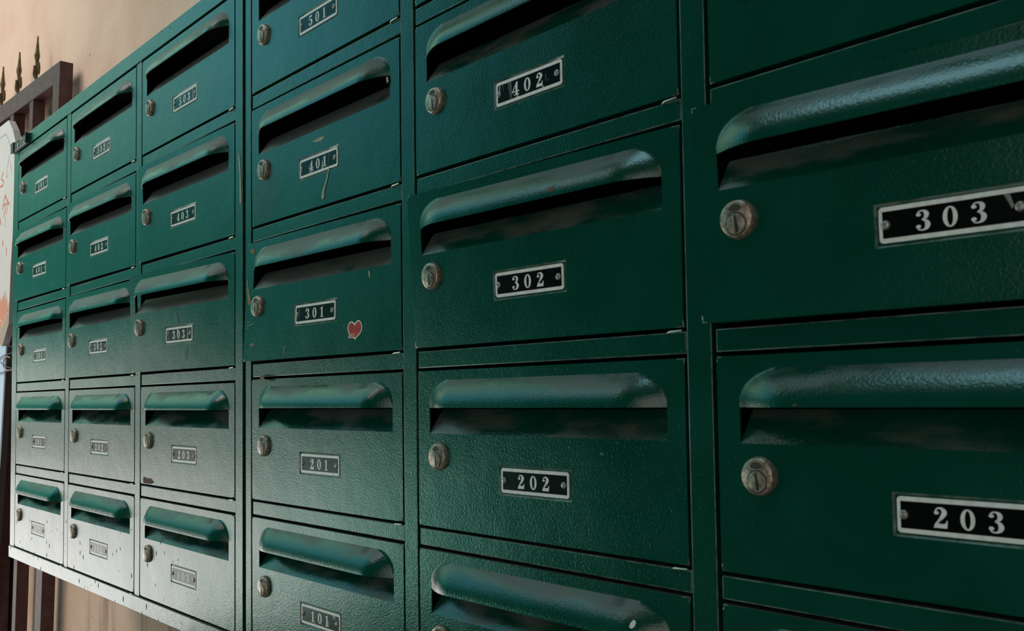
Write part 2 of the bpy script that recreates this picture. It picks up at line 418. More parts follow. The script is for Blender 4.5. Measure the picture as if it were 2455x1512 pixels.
def shifted(f, me, key, th):
    if key[0] == 'B' and key[-1] == '3':            # plates screwed on a little further right in this column
        m = me.copy()
        for v in m.vertices: v.co.x += .004
        me = m
    return f(me, *th)
AJAR = {'A303': (2.5, 3.5), 'A403': (.55, 1.35), 'A302': (1.25, 1.1), 'A402': (1.0, 1.3), 'A401': (.8, 1.1),
        'B301': (2.35, 1.0), 'B302': (.65, 2.2), 'B303': (2.95, 4.35)}
WORN = {'A502', 'A302', 'A303', 'A101', 'B401', 'A503', 'B402', 'B101'}
CABNAME = {'A': 'far left cabinet', 'B': 'near right cabinet'}
ROWN = {5: 'top row', 4: 'second row from top', 3: 'middle row', 2: 'second row from bottom', 1: 'bottom row'}
LAB = {
 'A501': 'green mailbox 501 at top left corner of the far left cabinet, under the small tag',
 'A502': 'green mailbox 502 with a badly scratched plate, top row of the far left cabinet',
 'A503': 'green mailbox 503 at top right corner of the far left cabinet, blue sheen',
 'A303': 'green mailbox 303 of the far left cabinet, door ajar with pale streaks round the plate',
 'A203': 'green mailbox 203 of the far left cabinet with rust at its lower left corner',
 'A101': 'scuffed green mailbox 101 at bottom left corner of the far left cabinet',
 'A103': 'pale-shining green mailbox 103 at bottom right corner of the far left cabinet',
 'B501': 'green mailbox 501 of the near right cabinet, cut off by the top of the photo',
 'B401': 'green mailbox 401 of the near right cabinet with a grimy patch below its lock',
 'B301': 'green mailbox 301 of the near right cabinet carrying the red heart sticker',
 'B402': 'green mailbox 402 of the near right cabinet, plate scratched beside the 4',
 'B302': 'green mailbox 302 of the near right cabinet, door slightly ajar, dusty hood',
 'B303': 'large near green mailbox 303 at right edge, door standing ajar',
 'B202': 'green mailbox 202 of the near right cabinet with a clean black plate',
 'B203': 'near green mailbox 203 at right edge below mailbox 303',
 'B502': 'green mailbox in the near right cabinet, only its bottom edge showing above mailbox 402',
 'B403': 'dark green mailbox at top right corner, lower door only, above mailbox 303',
 'B503': 'green mailbox above the top right one, outside the photo',
 'B102': 'green mailbox at the bottom edge with a white fleck on its hood, below mailbox 202',
 'B103': 'green mailbox at bottom right corner, only its top edge showing below mailbox 203',
 'B101': 'green mailbox 101 of the near right cabinet, cut off by the bottom of the photo',
}
DOORS = {}
def flatmark(name, pts, mat, parent, y, th, thick=0.0):
    bm = bmesh.new(); poly(bm, pts, y, thick)
    me = bpy.data.meshes.new(name); finish(me, bm); me.materials.append(mat)
    me = swing(me, *th) if th else me
    return obj(name, me, None, parent)
for cab, XS in (('A', AX), ('B', BX)):
    for r in range(5, 0, -1):
        for c in range(3):
            num = '%d0%d' % (r, c + 1); key = cab + num
            base = empty('mailbox', (XS[c], 0, Z0[r - 1] + DZ[cab]))
            tag(base, LAB.get(key, 'green mailbox %s in the %s, %s' % (num, CABNAME[cab], ROWN[r])), 'mailbox', 'numbered mailboxes of the two cabinets')
            th = AJAR.get(key, (0, 0))
            # a fraction of a degree of play makes every door catch the light its own way
            j = (0, 0) if key in AJAR else (random.uniform(0, .14), random.uniform(0, .14))
            th = (th[0] + j[0], th[1] + j[1])
            obj('box_body', BOX, None, base)
            d = obj('door', swing(DOORW if key[0] == 'B' and key[-1] == '3' else DOOR, *th), None, base)
            obj('slot_hood', swing(HOOD, *th), None, d); obj('slot_flap', swing(FLAP, *th), None, d)
            lk = obj('lock', swing(LOCK, *th), None, base); lk['label'] = 'tarnished nickel cam lock'
            obj('key_cylinder', swing(KCYL, *th), None, lk); obj('key_slot', swing(KSLOT, *th), None, lk); obj('stamped_recess', swing(KREC, *th), None, lk)
            pl = obj('number_plate', shifted(swing, PLATE[1 if key in WORN else 0], key, th), None, base); pl['label'] = 'black plate with white border'
            if num not in NUM: NUM[num] = number_mesh(num)
            obj('number', shifted(swing, NUM[num], key, th), None, pl)
            for s_ in SCR: obj('screw', shifted(swing, s_, key, th), None, pl)
            pn = obj('hinge_pin', PIN, None, base); pn['label'] = 'bright steel hinge pin'
            DOORS[key] = (d, pl, th, base)

# ------------------------------------------------------------------ the two cabinets
def cabinet(x0, x1, XS, dz, label, cab):
    t = empty('mailbox_cabinet', (x0, 0, dz)); tag(t, label, 'mailbox cabinet')
    def part(name, bxs, bev=.0007, mat=M_PAINT):
        bm = bmesh.new()
        for b in bxs: box(bm, b[0] - x0, b[1] - x0, b[2], b[3], b[4], b[5], bev)
        me = bpy.data.meshes.new(name); finish(me, bm); shade(me, 40); flat_faces(me); me.materials.append(mat)
        if bev: pale_edges(me, .003)
        return obj(name, me, None, t)
    zt, zb = ZT, 0.0
    yb = DEPTH
    part('side_panel', [(x0, XS[0] - .0002, 0, yb - .002, Z0[0], ZTL)])
    part('side_panel', [(XS[2] + W + .0002, x1, 0, yb - .002, Z0[0], ZTL)])
    part('stile', [(XS[0] + W + .0002, XS[1] - .0002, 0, yb - .002, Z0[0], ZTL)])
    part('stile', [(XS[1] + W + .0002, XS[2] - .0002, 0, yb - .002, Z0[0], ZTL)])
    part('top_rail', [(x0, x1, -.0008, yb - .002, ZTL + .0003, zt)])
    part('bottom_rail', [(x0 - .002, x1 if cab == 'B' else x1 - .001, -.0012, yb - .002, zb, Z0[0] - .0003)])
    for c in range(3):
        for r in range(4):
            zz0, zz1 = Z0[r] + H + .0002, Z0[r + 1] - .0002
            part('cross_rail', [(XS[c] + .0022, XS[c] + W - .0004, .0006, yb - .004, zz0, zz1)])
    part('back_panel', [(x0, x1, yb - .0019, yb, zb, zt)], 0)
    return t
cabinet(A0, A4, AX, 0, 'long green steel mailbox cabinet at left, far end by the gate, scuffed bottom rail', 'A')
cabB = cabinet(B0, B4, BX, DZ['B'], 'green steel mailbox cabinet at right, nearest the camera, running out of the photo', 'B')
# ------------------------------------------------------------------ marks on single doors
def mark(key, name, pts, mat, y=-.00022):
    d, pl, th, base = DOORS[key]
    o = flatmark(name, pts, mat, d, y, th); return o
mark('B401', 'paint_splash', [(.1172, .061), (.1221, .0618), (.1299, .0625), (.1355, .0618), (.1372, .0603), (.1313, .0587), (.1228, .0594)], M_DRIP)
mark('B401', 'paint_drip', [(.1434, .0329), (.1455, .0325), (.142, .023), (.1371, .0148), (.1364, .008), (.1336, .007), (.1315, .0088), (.1337, .015), (.1399, .0234)], M_DRIP, -.0004)
mark('B401', 'paint_splash', [(.2316, .0876), (.2345, .0876), (.2356, .0834), (.2333, .0823)], M_DRIP, -.0012)
mark('B301', 'paint_splash', [(.205, .0681), (.2067, .0676), (.2078, .0644), (.2073, .0611), (.2056, .064)], M_DRIP)
mark('B301', 'paint_splash', [(.2238, .1012), (.2256, .1012), (.2263, .0998), (.2254, .0988), (.224, .0992)], M_DRIP, -.0012)
mark('B301', 'paint_chip', [(.0073, .1099), (.0102, .1094), (.0139, .1107), (.0158, .1088), (.0175, .107), (.0161, .104), (.0130, .1056), (.0102, .1059), (.0088, .1077)], M_BARE)
mark('B301', 'paint_chip', [(.004, .0832), (.0060, .0790), (.0074, .0727), (.0104, .067), (.0124, .0622), (.0139, .0585), (.0113, .0555), (.0079, .0574), (.0064, .063), (.0044, .069)], M_BARE)
mark('B301', 'paint_chip', [(.0137, .0183), (.0166, .0182), (.0199, .0196), (.0215, .0185), (.0225, .0170), (.0187, .0153), (.0160, .0166)], M_BARE)
for p in ([(.0054, .0399), (.0120, .0402), (.0181, .0414), (.0150, .0396), (.0090, .0385)], [(.0075, .0365), (.0190, .0385), (.0225, .0372), (.0150, .0358), (.0090, .0350)], [(.0060, .0340), (.0110, .0345), (.0150, .0335), (.0080, .0328)]):
    mark('B301', 'scuff_mark', p, M_SCUFF)
mark('B301', 'scratch', [(.0773, .0136), (.0782, .0135), (.0766, .0053), (.0758, .005)], M_DRIP)
mark('B202', 'scuff_mark', [(.1839, .06), (.1857, .0624), (.188, .0604)], M_SCUFF)
mark('A303', 'scuff_mark', [(.1157, .0665), (.1190, .0650), (.1217, .0665), (.1234, .061), (.1254, .0567), (.1272, .0506), (.1202, .0502), (.1194, .0550), (.1174, .0586)], M_SCUFF)
mark('A303', 'scuff_mark', [(.1412, .0254), (.1461, .0252), (.1469, .021), (.1459, .0171), (.1448, .0118), (.1419, .0151), (.1428, .020)], M_SCUFF)
mark('A203', 'rust_stain', [(.0126, .0030), (.0105, .0065), (.0125, .0106), (.0180, .0100), (.0228, .0092), (.0300, .0098), (.0367, .009), (.0442, .0056), (.0343, .0032), (.0191, .0030)], M_RUST)
# scratches cut through the black of some plates
M_SCR = simple('scratched_metal', (.34, .31, .27), .45, .2, None, 0, (.12, .10, .09), 1200)
def plate_scratch(key, lines, w=.00022):
    d, pl, th, base = DOORS[key]
    for x0, z0, x1, z1 in lines:
        bm = bmesh.new()
        n_ = Vector((z1 - z0, -(x1 - x0))).normalized() * w
        poly(bm, [(x0 - n_.x, z0 - n_.y), (x1 - n_.x * .4, z1 - n_.y * .4), (x1 + n_.x * .4, z1 + n_.y * .4), (x0 + n_.x, z0 + n_.y)], -.00017)
        me = bpy.data.meshes.new('scratch'); finish(me, bm); me.materials.append(M_SCR); me = swing(me, *th)
        obj('scratch', me, None, pl)
plate_scratch('B402', [(.1068, .0462, .1098, .0338), (.1080, .0462, .1101, .0338), (.1092, .0462, .1106, .0345), (.1100, .0462, .1108, .0360), (.1010, .0470, .1022, .0420), (.1432, .0420, .1436, .0372), (.1448, .0376, .1460, .0384)])
plate_scratch('A303', [(.0972, .0462, .0976, .0342), (.0990, .0460, .0986, .0350), (.1004, .0462, .1008, .0342), (.1022, .0455, .1018, .0342), (.1470, .0450, .1480, .0350), (.1500, .0462, .1490, .0380), (.1530, .0450, .1540, .0352)], .0006)
plate_scratch('A302', [(.0955, .0400, .1010, .0425), (.1000, .0380, .1060, .0462), (.1010, .0350, .1035, .0460), (.1400, .0440, .1370, .0380)], .0006)
plate_scratch('A502', [(.1230, .0480, .1225, .0325), (.1300, .0480, .1292, .0330), (.1400, .0462, .1420, .0345), (.1440, .0462, .1450, .0345), (.1480, .0460, .1490, .0345), (.1520, .0460, .1535, .0350), (.1390, .0400, .1550, .0440)], .0007)
plate_scratch('B301', [(.1000, .0450, .1004, .0360), (.1024, .0440, .1026, .0380), (.0975, .0370, .0990, .0345)], .0003)
plate_scratch('B401', [(.0990, .0462, .0995, .0345), (.1270, .0460, .1275, .0450), (.1445, .0462, .1430, .0345)], .0003)
plate_scratch('B303', [(.1520, .0462, .1545, .0400), (.1530, .0462, .1550, .0405)], .0006)
# flecks that sit on the pressed hoods
def hood_mark(key, name, pts, mat):
    d, pl, th, base = DOORS[key]; hood = [c for c in d.children if c.name.startswith('slot_hood')][0]
    bm = bmesh.new()
    cx = sum(p[0] for p in pts) / len(pts); cz = sum(p[1] for p in pts) / len(pts)
    c = bm.verts.new((cx, hood_h(cx, cz) - .00025, cz)); vs = [bm.verts.new((x, hood_h(x, z) - .00022, z)) for x, z in pts]
    for i in range(len(vs)): bm.faces.new((c, vs[i], vs[(i + 1) % len(vs)]))
    bmesh.ops.recalc_face_normals(bm, faces=bm.faces)
    me = bpy.data.meshes.new(name); finish(me, bm); me.materials.append(mat); me = swing(me, *th)
    o = obj(name, me, None, d); return o
hood_mark('B102', 'paint_splash', [(.2124, .0975), (.2134, .0990), (.2146, .0994), (.2158, .0980), (.2155, .0960), (.2139, .0947), (.2122, .0954)], M_WHITE)
hood_mark('B402', 'paint_chip', [(.0226, .0959), (.0240, .0990), (.0262, .1011), (.0276, .1006), (.0262, .0980), (.0246, .0944)], M_DRIP)
hood_mark('B302', 'scuff_mark', [(.1553, .0933), (.1589, .095), (.1621, .0952), (.1609, .0921), (.1567, .0912)], M_RUST)
hood_mark('B203', 'scuff_mark', [(.0536, .0906), (.0559, .0908), (.0563, .0892), (.054, .0890)], M_RUST)
# run of cream paint on the seam post between the cabinets
cabA = [o for o in COL.objects if o.name == 'mailbox_cabinet'][0]
bm = bmesh.new(); poly(bm, [(.8172, .4906), (.8192, .4950), (.8212, .4905), (.8226, .4790), (.8240, .4619), (.8246, .4451), (.8226, .4400), (.8208, .4459), (.8208, .4710)], -.0003)
cs = [c for c in cabA.children if c.name.startswith('side_panel')][1]
o = obj('paint_drip', bm, M_DRIP, cs)
# torn strip of metal bent out of the rail below mailbox 301
bm = bmesh.new()
v = [bm.verts.new(p) for p in ((.0275, .0005, .2702), (.0400, -.0002, .2712), (.0475, -.0045, .2712), (.0490, -.0065, .2650), (.0395, -.0045, .2660))]
bm.faces.new((v[0], v[1], v[4])); bm.faces.new((v[1], v[2], v[3], v[4]))
r_ = bmesh.ops.solidify(bm, geom=bm.faces[:], thickness=.0004)
for vv in bm.verts: vv.co.z -= .0021
o = obj('bent_tab', bm, M_DRIP, cabB); o['label'] = 'torn bare strip of metal bent out of the rail'

# heart sticker
M_STW = simple('sticker_white', (.78, .72, .62), .45)
M_STR = simple('sticker_red', (.62, .022, .008), .35, 0, None, 0, (.34, .008, .004), 180)
M_STP = simple('sticker_pink', (.75, .34, .27), .45, 0, None, 0, (.55, .12, .10), 900)
def sticker_part(name, pts, y, mat, parent, th, multi=False):
    bm = bmesh.new()
    for p in (pts if multi else [pts]): poly(bm, p, y, .0001)
    bmesh.ops.recalc_face_normals(bm, faces=bm.faces)
    me = bpy.data.meshes.new(name); finish(me, bm); me.materials.append(mat); me = swing(me, *th)
    b = DOORS['B301'][3].location
    for v in me.vertices: v.co += b
    return obj(name, me, None, parent)
th = DOORS['B301'][2]
st = empty('heart_sticker', (0, 0, 0))
tag(st, 'small red heart sticker with white edge on the door of mailbox 301 at centre', 'sticker')
OUT = [(.1764, .0225), (.1767, .0250), (.1776, .0268), (.1792, .0281), (.1811, .0287), (.1832, .0285), (.1850, .0276), (.1866, .0265), (.1880, .0276), (.1897, .0287), (.1918, .0290), (.1938, .0284), (.1956, .0269), (.1968, .0247), (.1971, .0225), (.1963, .0200), (.1945, .0180), (.1920, .0163), (.1890, .0146), (.1871, .0132), (.1848, .0146), (.1822, .0150), (.1776, .0148), (.1784, .0182), (.1771, .0203)]
sticker_part('sticker_base', OUT, -.0003, M_STW, st, th)
RED = [(.1776, .0225), (.1779, .0248), (.1788, .0264), (.1803, .0275), (.1820, .0277), (.1840, .0268), (.1866, .0247), (.1890, .0268), (.1906, .0278), (.1925, .0278), (.1942, .0269), (.1954, .0251), (.1958, .0226), (.1950, .0203), (.1934, .0186), (.1900, .0166), (.1872, .0148), (.1850, .0163), (.1800, .0186), (.1784, .0205)]
sticker_part('red_heart', RED, -.00042, M_STR, st, th)
LET = []
for cx in (.1803, .1828, .1853):
    LET += [ellipse(cx, .0177, .0011, .0011, 12), ellipse(cx + .0002, .0162, .0010, .0009, 12)]
LET.append([(.1788, .0187), (.1796, .0190), (.1800, .0160), (.1792, .0158)])
sticker_part('lettering', LET, -.00052, M_STP, st, th, True)

# small tag at the corner of the far cabinet
tg = empty('number_tag', (0, 0, .66)); tag(tg, 'small dark tag with cream figures clipped on top left corner of the far cabinet', 'tag')
M_TAG = simple('tag_brown', (.035, .024, .020), .5); M_CREAM = simple('tag_cream', (.50, .46, .38), .5); M_TBLK = simple('tag_black', (.006, .007, .006), .5)
bm = bmesh.new(); box(bm, .004, .0885, -.0040, -.0009, .0004, .0172, .0004); obj('tag_plate', bm, M_TAG, tg)
bm = bmesh.new(); box(bm, .0015, .0165, -.0062, -.0041, -.0006, .0165, .0006); obj('clip', bm, simple('clip_brown', (.08, .05, .045), .4), tg)
bm = bmesh.new(); box(bm, .0825, .0892, -.0062, -.0041, .0004, .0180, .0006); obj('end_clip', bm, M_TBLK, tg)
bm = bmesh.new()
poly(bm, [(.0175, .0010), (.0815, .0010), (.0815, .0026), (.0175, .0026)], -.0042)
poly(bm, [(.0180, .0152), (.0480, .0158), (.0480, .0166), (.0180, .0162)], -.0042)
poly(bm, ellipse(.0350, .0085, .0036, .0050, 16), -.0042)
ring(bm, [(.0500, .0040), (.0500, .0150), (.0560, .0166), (.0630, .0150), (.0630, .0040)], [(.0532, .0040), (.0532, .0120), (.0560, .0135), (.0598, .0120), (.0598, .0040)], -.0043)
poly(bm, [(.0200, .0040), (.0222, .0040), (.0222, .0130), (.0200, .0130)], -.0042)
ring(bm, ellipse(.0735, .0080, .0062, .0056, 18), ellipse(.0728, .0080, .0026, .0032, 18), -.0042)
bmesh.ops.recalc_face_normals(bm, faces=bm.faces)
obj('lettering', bm, M_CREAM, tg)
# ------------------------------------------------------------------ wall, floor
def wall_mat():
    m, nt, b = newmat('cream_plaster')
    geo = N(nt, 'ShaderNodeNewGeometry'); pos = geo.outputs['Position']
    s0 = N(nt, 'ShaderNodeSeparateXYZ'); L(nt, pos, s0.inputs[0]); c0 = N(nt, 'ShaderNodeCombineXYZ'); L(nt, s0.outputs[0], c0.inputs[0]); L(nt, s0.outputs[2], c0.inputs[1])
    n = N(nt, 'ShaderNodeTexNoise'); n.inputs['Scale'].default_value = 5; n.inputs['Detail'].default_value = 5; L(nt, pos, n.inputs['Vector'])
    col = mixc(nt, smooth(nt, n.outputs[0], .35, .68), (.76, .54, .42), (.66, .44, .32))
    mp = N(nt, 'ShaderNodeMapping'); mp.inputs['Scale'].default_value = (14, 14, 1.2); L(nt, pos, mp.inputs[0])
    st = N(nt, 'ShaderNodeTexNoise'); st.inputs['Scale'].default_value = 1; st.inputs['Detail'].default_value = 3; L(nt, mp.outputs[0], st.inputs['Vector'])
    sep = N(nt, 'ShaderNodeSeparateXYZ'); L(nt, pos, sep.inputs[0])
    shadow_streak = math_(nt, 'MULTIPLY', smooth(nt, st.outputs[0], .5, .66), smooth(nt, sep.outputs[2], .1, -.02, 0, .75))  # shadow streaks under the cabinet, painted into the plaster colour
    col = mixc(nt, shadow_streak, col, (.27, .16, .10))
    v = N(nt, 'ShaderNodeTexVoronoi'); v.voronoi_dimensions = '2D'; v.inputs['Scale'].default_value = 14; L(nt, c0.outputs[0], v.inputs['Vector'])
    vr = N(nt, 'ShaderNodeSeparateColor'); L(nt, v.outputs['Color'], vr.inputs[0])
    spot = math_(nt, 'LESS_THAN', v.outputs['Distance'], math_(nt, 'MULTIPLY', smooth(nt, vr.outputs[1], .6, 1), .05))
    col = mixc(nt, math_(nt, 'MULTIPLY', spot, .6), col, (.20, .14, .10))
    L(nt, col, b.inputs['Base Color']); b.inputs['Roughness'].default_value = .85
    n3 = N(nt, 'ShaderNodeTexNoise'); n3.inputs['Scale'].default_value = 22; n3.inputs['Detail'].default_value = 6; L(nt, pos, n3.inputs['Vector'])
    bp = N(nt, 'ShaderNodeBump'); bp.inputs['Distance'].default_value = .0022; L(nt, n3.outputs[0], bp.inputs['Height']); L(nt, bp.outputs[0], b.inputs['Normal'])
    return m
M_WALL = wall_mat()
bm = bmesh.new(); box(bm, -6, 4.5, DEPTH, DEPTH + .15, -1.0, 2.6)
w = obj('wall_back', bm, M_WALL); w['kind'] = 'structure'
M_FLOOR = simple('floor_terrazzo', (.26, .24, .21), .5, 0, None, 0, (.32, .30, .27), 40)
bm = bmesh.new(); box(bm, -3.2, 4.5, -3.0, DEPTH + .15, -1.1, -1.0)
f = obj('floor', bm, M_FLOOR); f['kind'] = 'structure'
# ------------------------------------------------------------------ iron gate folded back against the wall
M_GATE = simple('brown_gate_paint', (.095, .042, .040), .5, 0, 120, .0003, (.125, .065, .062), 45)
M_GATE.node_tree.nodes['Principled BSDF'].inputs['Specular IOR Level'].default_value = .22
M_FIN = simple('old_gilding', (.17, .11, .035), .5, .2, None, 0, (.05, .03, .010), 160)
gate = empty('iron_gate', (-.3, .152, -1.0)); tag(gate, 'dark brown square-tube iron gate with spear finials, left of the far cabinet', 'gate')
GY0, GY1 = .140, .165; GO = Vector((-.3, .152, -1.0)); LEAN = .083
def gpart(name, quad, y0=GY0, y1=GY1, bev=.0012, mat=M_GATE):
    """quad: four (x,z) corners, counter-clockwise from lower left"""
    bm = bmesh.new()
    a = [bm.verts.new(Vector((x, y0, z)) - GO) for x, z in quad]; b = [bm.verts.new(Vector((x, y1, z)) - GO) for x, z in quad]
    bm.faces.new(a); bm.faces.new(b[::-1])
    for i in range(4): bm.faces.new((a[(i + 1) % 4], a[i], b[i], b[(i + 1) % 4]))
    bmesh.ops.recalc_face_normals(bm, faces=bm.faces)
    bmesh.ops.bevel(bm, geom=bm.edges[:], offset=bev, segments=2, profile=.5, affect='EDGES')
    me = bpy.data.meshes.new(name); finish(me, bm)
    me.materials.append(mat)
    return obj(name, me, None, gate)
def gx(xt, z): return xt - LEAN * (.87 - z)
railz = lambda x: .921 - .040 * (x + .244)
gpart('end_post', [(gx(-.289, -.998), -.998), (gx(-.247, -.998), -.998), (gx(-.247, .921), .921), (gx(-.289, .9228), .9228)])
gpart('top_rail', [(-1.75, railz(-1.75) - .041), (gx(-.289, .884), .884), (gx(-.289, .9228), .9228), (-1.75, railz(-1.75))])
gpart('bottom_rail', [(-1.90, -.96), (gx(-.289, -.96) - .0005, -.97), (gx(-.289, -.93) - .0005, -.93), (-1.90, -.92)], GY0 + .001, GY1 - .001)
def finial_bm():
    bm = bmesh.new()
    prof = [(0, 0), (.0040, .0005), (.0046, .005), (.0042, .010), (.0032, .014), (.0036, .022), (.0042, .030), (.0036, .038), (.0040, .044), (.0058, .050), (.0066, .0545), (.0052, .060), (.0036, .070), (.0024, .080), (.0019, .0885), (.0016, .0895), (0, .0895)]
    n = 14; rows = []
    for r, z in prof: rows.append([bm.verts.new((r * math.cos(2 * PI * i / n), r * math.sin(2 * PI * i / n), z)) for i in range(n)] if r else [bm.verts.new((0, 0, z))])
    for a, b in zip(rows, rows[1:]):
        for i in range(n):
            j = (i + 1) % n
            if len(a) == 1: bm.faces.new((a[0], b[j], b[i]))
            elif len(b) == 1: bm.faces.new((a[i], a[j], b[0]))
            else: bm.faces.new((a[i], a[j], b[j], b[i]))
    for s_, z0 in ((1, .029), (-1, .021)):     # curled leaves either side
        pts = [(0, s_ * .0030, z0 + .012), (0, s_ * .0062, z0 + .013), (0, s_ * .0070, z0 + .006), (0, s_ * .0072, z0 - .002), (0, s_ * .0066, z0 - .008)]
        tube(bm, pts, .003, 8, [.0014, .0022, .0025, .0022, .0010])
        pts = [(s_ * .0030, 0, z0 + .012), (s_ * .0062, 0, z0 + .013), (s_ * .0070, 0, z0 + .006), (s_ * .0072, 0, z0 - .002), (s_ * .0066, 0, z0 - .008)]
        tube(bm, pts, .003, 8, [.0014, .0022, .0025, .0022, .0010])
    bmesh.ops.recalc_face_normals(bm, faces=bm.faces)
    me = bpy.data.meshes.new('spear_finial'); finish(me, bm); shade(me, 50); me.materials.append(M_FIN); return me
FIN = finial_bm()
for i in range(9):
    xt = -.454 - .151 * i; zt = railz(xt) - .041
    gpart('bar', [(gx(xt, -.93), -.93), (gx(xt + .027, -.93), -.93), (gx(xt + .027, zt), zt - .0002), (gx(xt, zt), zt - .0002)], GY0 + .0005, GY1 - .0005)
    xf = -.452 - .139 * i
    fo = obj('spear_finial', FIN, None, gate, Vector((xf, .1525, railz(xf) - .001)) - GO)
    fo.scale = (.88, .88, 1.19); fo.rotation_euler = (0, .05, .35); fo['label'] = 'tarnished gilt spear finial'

# ------------------------------------------------------------------ sign board hung on the gate
M_SIGN = simple('sign_board_white', (.72, .64, .62), .4, 0, None, 0, (.66, .60, .60), 9)
M_RED = simple('sign_red', (.62, .17, .10), .5); M_RLINE = simple('sign_line', (.42, .34, .33), .5); M_ORN = simple('sign_orange', (.66, .25, .14), .5); M_PALE = simple('sign_pale', (.75, .58, .46), .5)
M_EDGE = simple('sign_edge', (.48, .44, .40), .6)
SO = Vector((-.6, .13, .37)); SY = .1255
sb = empty('sign_board', SO); tag(sb, 'white board with cut corners and red brush writing hung on the gate at left edge', 'sign')
def spart(name, polys, y, mat, parent, thick=0.0, mat2=None):
    bm = bmesh.new()
    for p in polys: poly(bm, [(x - SO.x, z - SO.z) for x, z in p], y - SO.y, thick)
    bmesh.ops.recalc_face_normals(bm, faces=bm.faces) if thick else None
    me = bpy.data.meshes.new(name); finish(me, bm); me.materials.append(mat)
    if mat2:
        me.materials.append(mat2)
        for p in me.polygons:
            if abs(p.normal.y) < .5: p.material_index = 1
    return obj(name, me, None, parent)
BOARD = [(-.5554, .8718), (-.5207, .8435), (-.4970, .8107), (-.4975, .7997), (-.5057, .7216), (-.5110, .6136), (-.5244, .5428), (-.5357, .4215), (-.5880, .3744), (-1.02, .3850), (-1.07, .430), (-1.07, .835), (-1.02, .8800)]
spart('board', [BOARD], SY, M_SIGN, sb, .0135, M_EDGE)
def stroke(pts, w):
    out = []
    L_ = []; R_ = []
    for i, p in enumerate(pts):
        a, b = pts[max(i - 1, 0)], pts[min(i + 1, len(pts) - 1)]
        d = Vector((b[0] - a[0], b[1] - a[1])).normalized(); n_ = Vector((-d.y, d.x)) * w
        L_.append((p[0] + n_.x, p[1] + n_.y)); R_.append((p[0] - n_.x, p[1] - n_.y))
    for i in range(len(pts) - 1): out.append([L_[i], L_[i + 1], R_[i + 1], R_[i]])
    return out
spart('border_line', stroke([(-.96, .852), (-.575, .846), (-.552, .826), (-.530, .800)], .0012) + stroke([(-.545, .792), (-.560, .770), (-.566, .745), (-.552, .748)], .0012) + stroke([(-.540, .778), (-.527, .752)], .0012), SY - .0002, M_RLINE, sb)
wr = stroke([(-.5918, .7625), (-.604, .757), (-.6125, .7520), (-.600, .747), (-.5873, .7402), (-.596, .734), (-.612, .7345), (-.634, .736)], .0022)
wr += stroke([(-.5755, .7082), (-.588, .694), (-.5986, .6790)], .0022) + stroke([(-.5755, .7082), (-.560, .694), (-.5403, .6825)], .0026)
wr += stroke([(-.588, .6870), (-.570, .6880), (-.556, .6865), (-.560, .674), (-.566, .664)], .0020) + stroke([(-.572, .684), (-.580, .671), (-.590, .661)], .0020) + stroke([(-.571, .660), (-.5735, .636)], .0010)
wr += stroke([(-.632, .690), (-.622, .668), (-.608, .648)], .0030) + stroke([(-.650, .676), (-.620, .680)], .0026)
spart('red_writing', wr, SY - .0002, M_RED, sb)
spart('small_writing', stroke([(-.592, .612), (-.590, .596)], .0035) + stroke([(-.562, .590), (-.560, .573)], .0030) + stroke([(-.622, .584), (-.618, .566)], .004), SY - .0002, M_ORN, sb)
fl = [(-.66, .462), (-.615, .468), (-.606, .486), (-.598, .470), (-.584, .490), (-.578, .474), (-.566, .498), (-.560, .470), (-.550, .482), (-.5465, .452), (-.552, .436), (-.566, .430), (-.584, .418), (-.61, .420), (-.66, .425)]
spart('red_print', [fl], SY - .0002, M_ORN, sb)
spart('brown_print', [[(-.66, .425), (-.61, .420), (-.584, .418), (-.566, .430), (-.552, .436), (-.5465, .452), (-.5345, .470), (-.5375, .4225), (-.5880, .3765), (-.66, .380)]], SY - .0001, simple('sign_brown', (.42, .30, .22), .5), sb)
spart('pale_scroll', stroke([(-.62, .426), (-.600, .434), (-.588, .428), (-.590, .412), (-.606, .404), (-.622, .408)], .0016) + stroke([(-.590, .412), (-.570, .428), (-.552, .444), (-.543, .446)], .0016), SY - .0003, M_PALE, sb)

# pale blue panel standing under the sign
M_BLUE = simple('pale_blue_panel', (.52, .62, .82), .35, 0, None, 0, (.46, .58, .80), 6); M_DARK = simple('panel_edge', (.06, .055, .065), .45)
SO = Vector((-.6, .13, -1.0))
bp = empty('blue_panel', SO); tag(bp, 'pale blue flat panel with dark edge below the white sign at left edge', 'panel')
spart('panel', [[(-.5535, .3736), (-1.0, .385), (-1.0, -.998), (-.87, -.998), (-.5914, .1498)]], SY, M_BLUE, bp, .010)
spart('edge_strip', [[(-.5530, .3750), (-.5420, .3715), (-.5790, .1480), (-.8450, -.998), (-.8690, -.998), (-.5910, .1498)]], SY - .0006, M_DARK, bp, .0125)
def wire(name, strands, r, mat, label):
    bm = bmesh.new()
    for s_ in strands:
        pts = []
        n = len(s_)
        for i in range(n - 1):
            p0, p1, p2, p3 = s_[max(i - 1, 0)], s_[i], s_[i + 1], s_[min(i + 2, n - 1)]
            for t in (0, .2, .4, .6, .8):
                pts.append(tuple(.5 * (2 * p1[c] + (p2[c] - p0[c]) * t + (2 * p0[c] - 5 * p1[c] + 4 * p2[c] - p3[c]) * t * t + (3 * p1[c] - p0[c] - 3 * p2[c] + p3[c]) * t ** 3) for c in range(3)))
        pts.append(s_[-1]); tube(bm, pts, r, 8)
    me = bpy.data.meshes.new(name); finish(me, bm); shade(me, 60); me.materials.append(mat)
    o = obj(name, me); tag(o, label, 'wire'); return o
